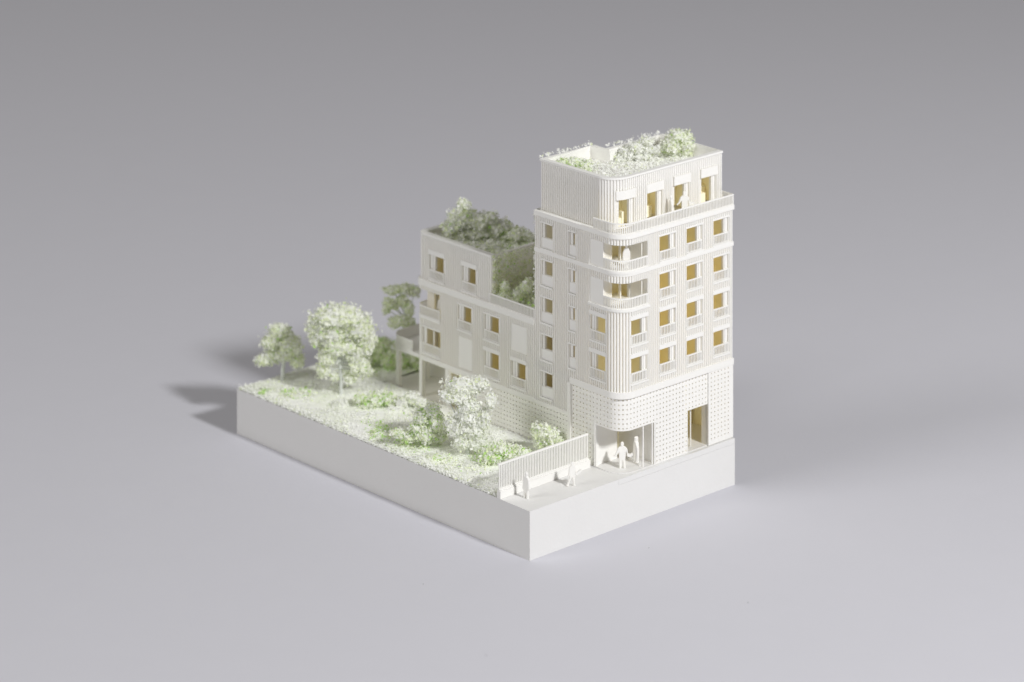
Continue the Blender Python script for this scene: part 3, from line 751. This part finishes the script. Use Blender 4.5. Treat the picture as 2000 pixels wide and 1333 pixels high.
plant('bush', 'low bush with vivid green flakes right of the largest tree trunk', 'bush', (24.97, 111.34, 17.0),
      [(25.1, 111.2, 20.1, 4.2, 2.5), (27.8, 108.7, 21.0, 2.7, 2.1), (22.6, 113.6, 18.9, 2.9, 1.5), (20.9, 115.1, 21.2, 2.5, 1.5)], (0.3, 0.28, 0.26, 0.16))
plant('bush', 'dark green hedge in shade behind the balcony pillars', 'hedge', (53.82, 143.89, 17.0),
      [(53.5, 144.2, 23.4, 4.0, 4.0), (49.7, 147.7, 21.4, 3.6, 3.2), (57.0, 140.9, 21.0, 4.0, 4.0), (55.0, 142.8, 26.9, 3.6, 2.2), (60.4, 137.8, 19.8, 3.6, 3.2), (66, 134, 20, 4, 4), (72, 133, 21, 5, 5)], (0.08, 0.3, 0.5, 0.12))
plant('bush', 'tall pale green bush at the right end of the tower roof', 'bush', (98.21, 24.7, 116.0),
      [(98.2, 24.7, 123.4, 3.8, 2.5), (96.1, 26.6, 120.0, 4.2, 2.7), (100.3, 22.8, 120.0, 3.0, 2.7), (94.7, 27.9, 117.9, 3.4, 2.1), (98.9, 24.1, 117.1, 4.9, 1.7), (101.1, 22.0, 123.4, 1.5, 1.3)], (0.34, 0.4, 0.24, 0.02))
plant('bush', 'sprawling white bush in the middle of the tower roof', 'bush', (81.79, 29.7, 116.0),
      [(84.4, 27.3, 123.5, 2.3, 1.7), (81.9, 29.6, 121.3, 3.8, 2.1), (79.2, 32.1, 119.4, 3.4, 1.9), (85.5, 26.2, 120.0, 3.4, 1.7), (82.5, 29.1, 118.1, 4.5, 1.5), (77.5, 33.7, 117.1, 3.0, 1.3)], (0.8, 0.14, 0.06, 0.0), 1.3, 6)
plant('bush', 'small yellow green bush at the left end of the tower roof', 'bush', (56.86, 36.37, 116.0),
      [(56.4, 36.8, 119.2, 3.0, 1.7), (58.9, 34.5, 118.2, 2.8, 2.1), (53.6, 39.4, 119.5, 2.4, 1.3), (59.7, 33.7, 117.6, 2.1, 1.3), (57.3, 36.0, 117.1, 2.6, 1.5)], (0.25, 0.35, 0.3, 0.1))
plant('bush', 'big shaded green bush rising from the roof of the lower wing', 'bush', (58.2, 92.3, 77.0),
      [(54.8, 95.4, 90.9, 2.3, 2.5), (53.9, 96.2, 86.7, 5.0, 3.3), (52.2, 97.8, 83.6, 4.3, 2.7), (58.8, 91.8, 85.1, 5.4, 2.9), (62.5, 88.4, 86.3, 2.3, 2.1), (64.5, 86.5, 82.4, 5.4, 2.7), (69.6, 81.8, 80.5, 4.6, 2.3), (73.0, 78.7, 78.5, 2.3, 2.3), (58.2, 92.3, 80.7, 7.0, 2.1), (63.6, 87.3, 77.8, 5.4, 1.7), (68.2, 83.1, 77.0, 4.3, 1.5), (51.1, 98.8, 81.6, 2.7, 1.7), (56, 84, 78, 6, 2), (50, 90, 78, 4, 1.8)], (0.42, 0.34, 0.22, 0.02), 1.5, 6)
plant('bush', 'dark green planting on the terrace between tower and wing', 'bush', (53, 62.0, 62.5),
      [(49.3, 65.8, 65.0, 3.0, 2.3), (52.7, 62.6, 65.8, 3.0, 2.6), (55.5, 60.1, 64.2, 2.6, 2.3), (51.6, 63.6, 64.0, 3.4, 1.7), (55.0, 60.6, 68.4, 2.3, 3.0), (49.1, 66.3, 68.4, 1.7, 2.3), (60, 58, 66, 3.5, 3.5), (66, 56, 65, 4, 4), (69, 66, 66, 3.5, 3.5)], (0.22, 0.38, 0.37, 0.03))

def strip(name, label, pts, probs, size, kind='plant'):
    m = MB(); flakes(m, np.array(pts), size, probs); o = m.build(name, LEAF)
    tag(o, label, kind); return o
# climbers and stray flakes
pts = [(44.9 + abs(random.gauss(0, .5)), 45.6 + abs(random.gauss(0, .35)), z) for z in np.arange(64, 101, 0.55)]
strip('climbing_plant', 'row of white leaf flakes along the rear edge of the tower', pts, Wt, 1.3)
pts = [(45.6 + random.random() ** 1.4 * 28, 69.3 - abs(random.gauss(0.2, .5)), random.uniform(62.5, 79.8)) for k in range(900)]
strip('climbing_plant', 'green creeper on the shaded wall above the wing terrace', pts, (0.2, 0.4, 0.38, 0.02), 1.3)
pts = [(random.uniform(46, 72), 44.0 + random.gauss(0.3, .4), 121.3 + abs(random.gauss(0, .6))) for k in range(70)]
strip('trailing_plant', 'white flakes clinging to the left back parapet of the tower roof', pts, (0.9, 0.08, 0.02, 0), 1.4)
pts = [(random.uniform(74, 102), 37.6 + random.gauss(0.2, .4), 121.3 + abs(random.gauss(0, .6))) for k in range(60)]
strip('trailing_plant', 'white flakes on the back parapet of the tower roof right of the notch', pts, (0.9, 0.08, 0.02, 0), 1.4)

# ------------------------------------------------------------------ garden ground and flock cover
def gz(x, y):
    e = min(x, 164.1 - y, 3.0) / 3.0
    return 17.25 + max(0, e) * (0.55 + 0.9 * noise.noise(Vector((x * 0.07, y * 0.07, 3.1))) + 0.35 * noise.noise(Vector((x * 0.3, y * 0.3, 1.0))))
m = MB()
def sheet(x0, x1, y0, y1, st=1.2):
    nx, ny = int((x1 - x0) / st), int((y1 - y0) / st); i = len(m.v)
    for a in range(nx + 1):
        for b2 in range(ny + 1):
            x = x0 + (x1 - x0) * a / nx; y = y0 + (y1 - y0) * b2 / ny
            m.v.append((x, y, max(17.05, gz(x, y))))
    for a in range(nx):
        for b2 in range(ny):
            k = i + a * (ny + 1) + b2; m.f.append((k, k + ny + 1, k + ny + 2, k + 1)); m.mi.append(0)
sheet(0.15, 45.0, 17.0, 164.0); sheet(45.0, 102.3, 131.0, 164.0)
o = m.build('garden_ground', M_SOIL, smooth=True); tag(o, 'pale flocked garden floor beside the building', None, None, 'structure')
m = MB(); m.box(45.05, 102.2, 93.5, 130.9, 17.02, 17.3); o = m.build('paving', M_RESIN); tag(o, 'smooth paved floor under the raised wing', None, None, 'structure')

def scatter(n, x0, x1, y0, y1, thr, sc, seed, bright=()):
    out = []
    while len(out) < n:
        x, y = random.uniform(x0, x1), random.uniform(y0, y1)
        d = noise.noise(Vector((x * sc, y * sc, seed)))
        if d < thr and random.random() > 0.15: continue
        out.append((x, y, max(17.1, gz(x, y)) + random.uniform(0.05, 0.5)))
    return out
m = MB()
flakes(m, np.array(scatter(9000, 0.2, 44.5, 17.3, 164, -0.1, 0.09, 2.0)), 0.75, (0.90, 0.09, 0.01, 0.0), 2.4)
flakes(m, np.array(scatter(2200, 0.2, 44, 18, 163.9, 0.25, 0.06, 9.0)), 0.95, (0.3, 0.42, 0.25, 0.03), 1.2)
flakes(m, np.array(scatter(2200, 45, 102, 131, 163.8, -0.1, 0.09, 2.0)), 1.0, (0.4, 0.3, 0.25, 0.05))
# fluffy white fringe along the open long edge
e = [(abs(random.gauss(0, 2.0)) - 0.28, random.uniform(17.2, 164), 17.3 + abs(random.gauss(0, .45))) for k in range(3600)]
flakes(m, np.array(e), 0.95, (0.9, 0.08, 0.02, 0), 1.0)
for (x, y, r, n) in ((9.4, 144, 3, 60), (3, 151.5, 2.5, 40), (6.2, 89, 3, 90), (10.9, 91.8, 3, 70), (29.8, 114, 3.5, 60), (16.2, 141.6, 3, 30), (32, 41, 3.5, 90), (19.2, 46.2, 3.5, 120), (12, 96, 5, 80), (8, 80, 5, 60), (24, 44, 6, 90), (9, 70, 6, 60)):
    P = np.array([(max(.2, random.gauss(x, r * .6)), random.gauss(y, r * .6), 17.9 + abs(random.gauss(0, .6))) for k in range(n)])
    flakes(m, P, 1.0, (0.05, 0.15, 0.3, 0.5))
LOW = [(26, 46, 18.2, 5, 1.6, 0), (31, 40, 18.6, 5, 2.0, 1), (36, 30, 18.4, 4, 1.6, 0), (14, 44, 18.0, 5, 1.3, 0), (9, 58, 18.2, 5, 1.5, 1), (24, 62, 18.4, 5, 1.8, 0), (30, 70, 18.2, 6, 1.4, 0),
       (12, 80, 18.3, 5, 1.9, 1), (7, 88, 18.2, 4, 1.6, 1), (18, 90, 18.0, 6, 1.2, 0), (33, 92, 18.1, 5, 1.4, 0), (16, 108, 18.0, 5, 1.2, 0), (28, 104, 18.3, 4, 1.6, 0), (8, 118, 18.0, 5, 1.2, 0),
       (30, 119, 18.3, 4, 1.7, 0), (17, 122, 18.4, 4, 1.7, 0), (34, 112, 18.1, 4, 1.5, 0), (10, 140, 18.1, 5, 1.4, 1), (5, 152, 18.1, 4, 1.4, 1), (20, 148, 18.0, 5, 1.2, 0), (27, 138, 18.2, 4, 1.3, 0), (3.5, 30, 18.2, 2.6, 1.5, 0), (10, 24, 18.2, 4, 1.5, 0), (24, 27, 18.2, 4, 1.5, 0), (3, 62, 17.9, 2.5, 1.2, 0), (3, 104, 17.9, 2.5, 1.2, 0)]
for x, y, z, rh, rv, g in LOW:
    crown(m, [(x, y, z - 0.3, rh, rv)], 5.5, 1.0, (0.42, 0.33, 0.2, 0.05) if g else (0.86, 0.10, 0.04, 0.0))
o = m.build('ground_cover', LEAF); tag(o, 'loose white and green flock covering the garden', None, None, 'stuff')
m = MB()
P = np.array([(random.uniform(48, 100.5), random.uniform(8, 35.5), 116.1 + abs(random.gauss(0, .5))) for k in range(3600)] + [(random.uniform(48, 71), random.uniform(35, 42), 116.1 + abs(random.gauss(0, .5))) for k in range(500)])
flakes(m, P, 1.0, (0.86, 0.10, 0.04, 0), 1.2); o = m.build('roof_flock', LEAF); tag(o, 'white flock spread over the tower roof', None, None, 'stuff')
m = MB()
P = np.array([(random.uniform(46.8, 73.5), random.uniform(71.2, 108.5), 76.7 + abs(random.gauss(0, .8))) for k in range(3000)] + [(random.uniform(46.8, 73.5), random.uniform(46, 68.5), 61.8 + abs(random.gauss(0, .8))) for k in range(1800)])
flakes(m, P, 1.2, (0.4, 0.35, 0.23, 0.02)); o = m.build('roof_flock', LEAF); tag(o, 'green and grey flock over the wing roof and terrace', None, None, 'stuff')

# ------------------------------------------------------------------ dust
m = MB()
for x, y in ((-62, -46), (38, -20), (-40, 10), (30, -75)):
    r = random.uniform(0.12, 0.22); m.prism([(x + r * math.cos(a), y + r * 0.6 * math.sin(a)) for a in np.linspace(0, 5.2, 6)], 0.02, 0.2)
o = m.build('dust', M_DUST); tag(o, 'scattered dark dust specks on the grey paper', None, None, 'stuff')
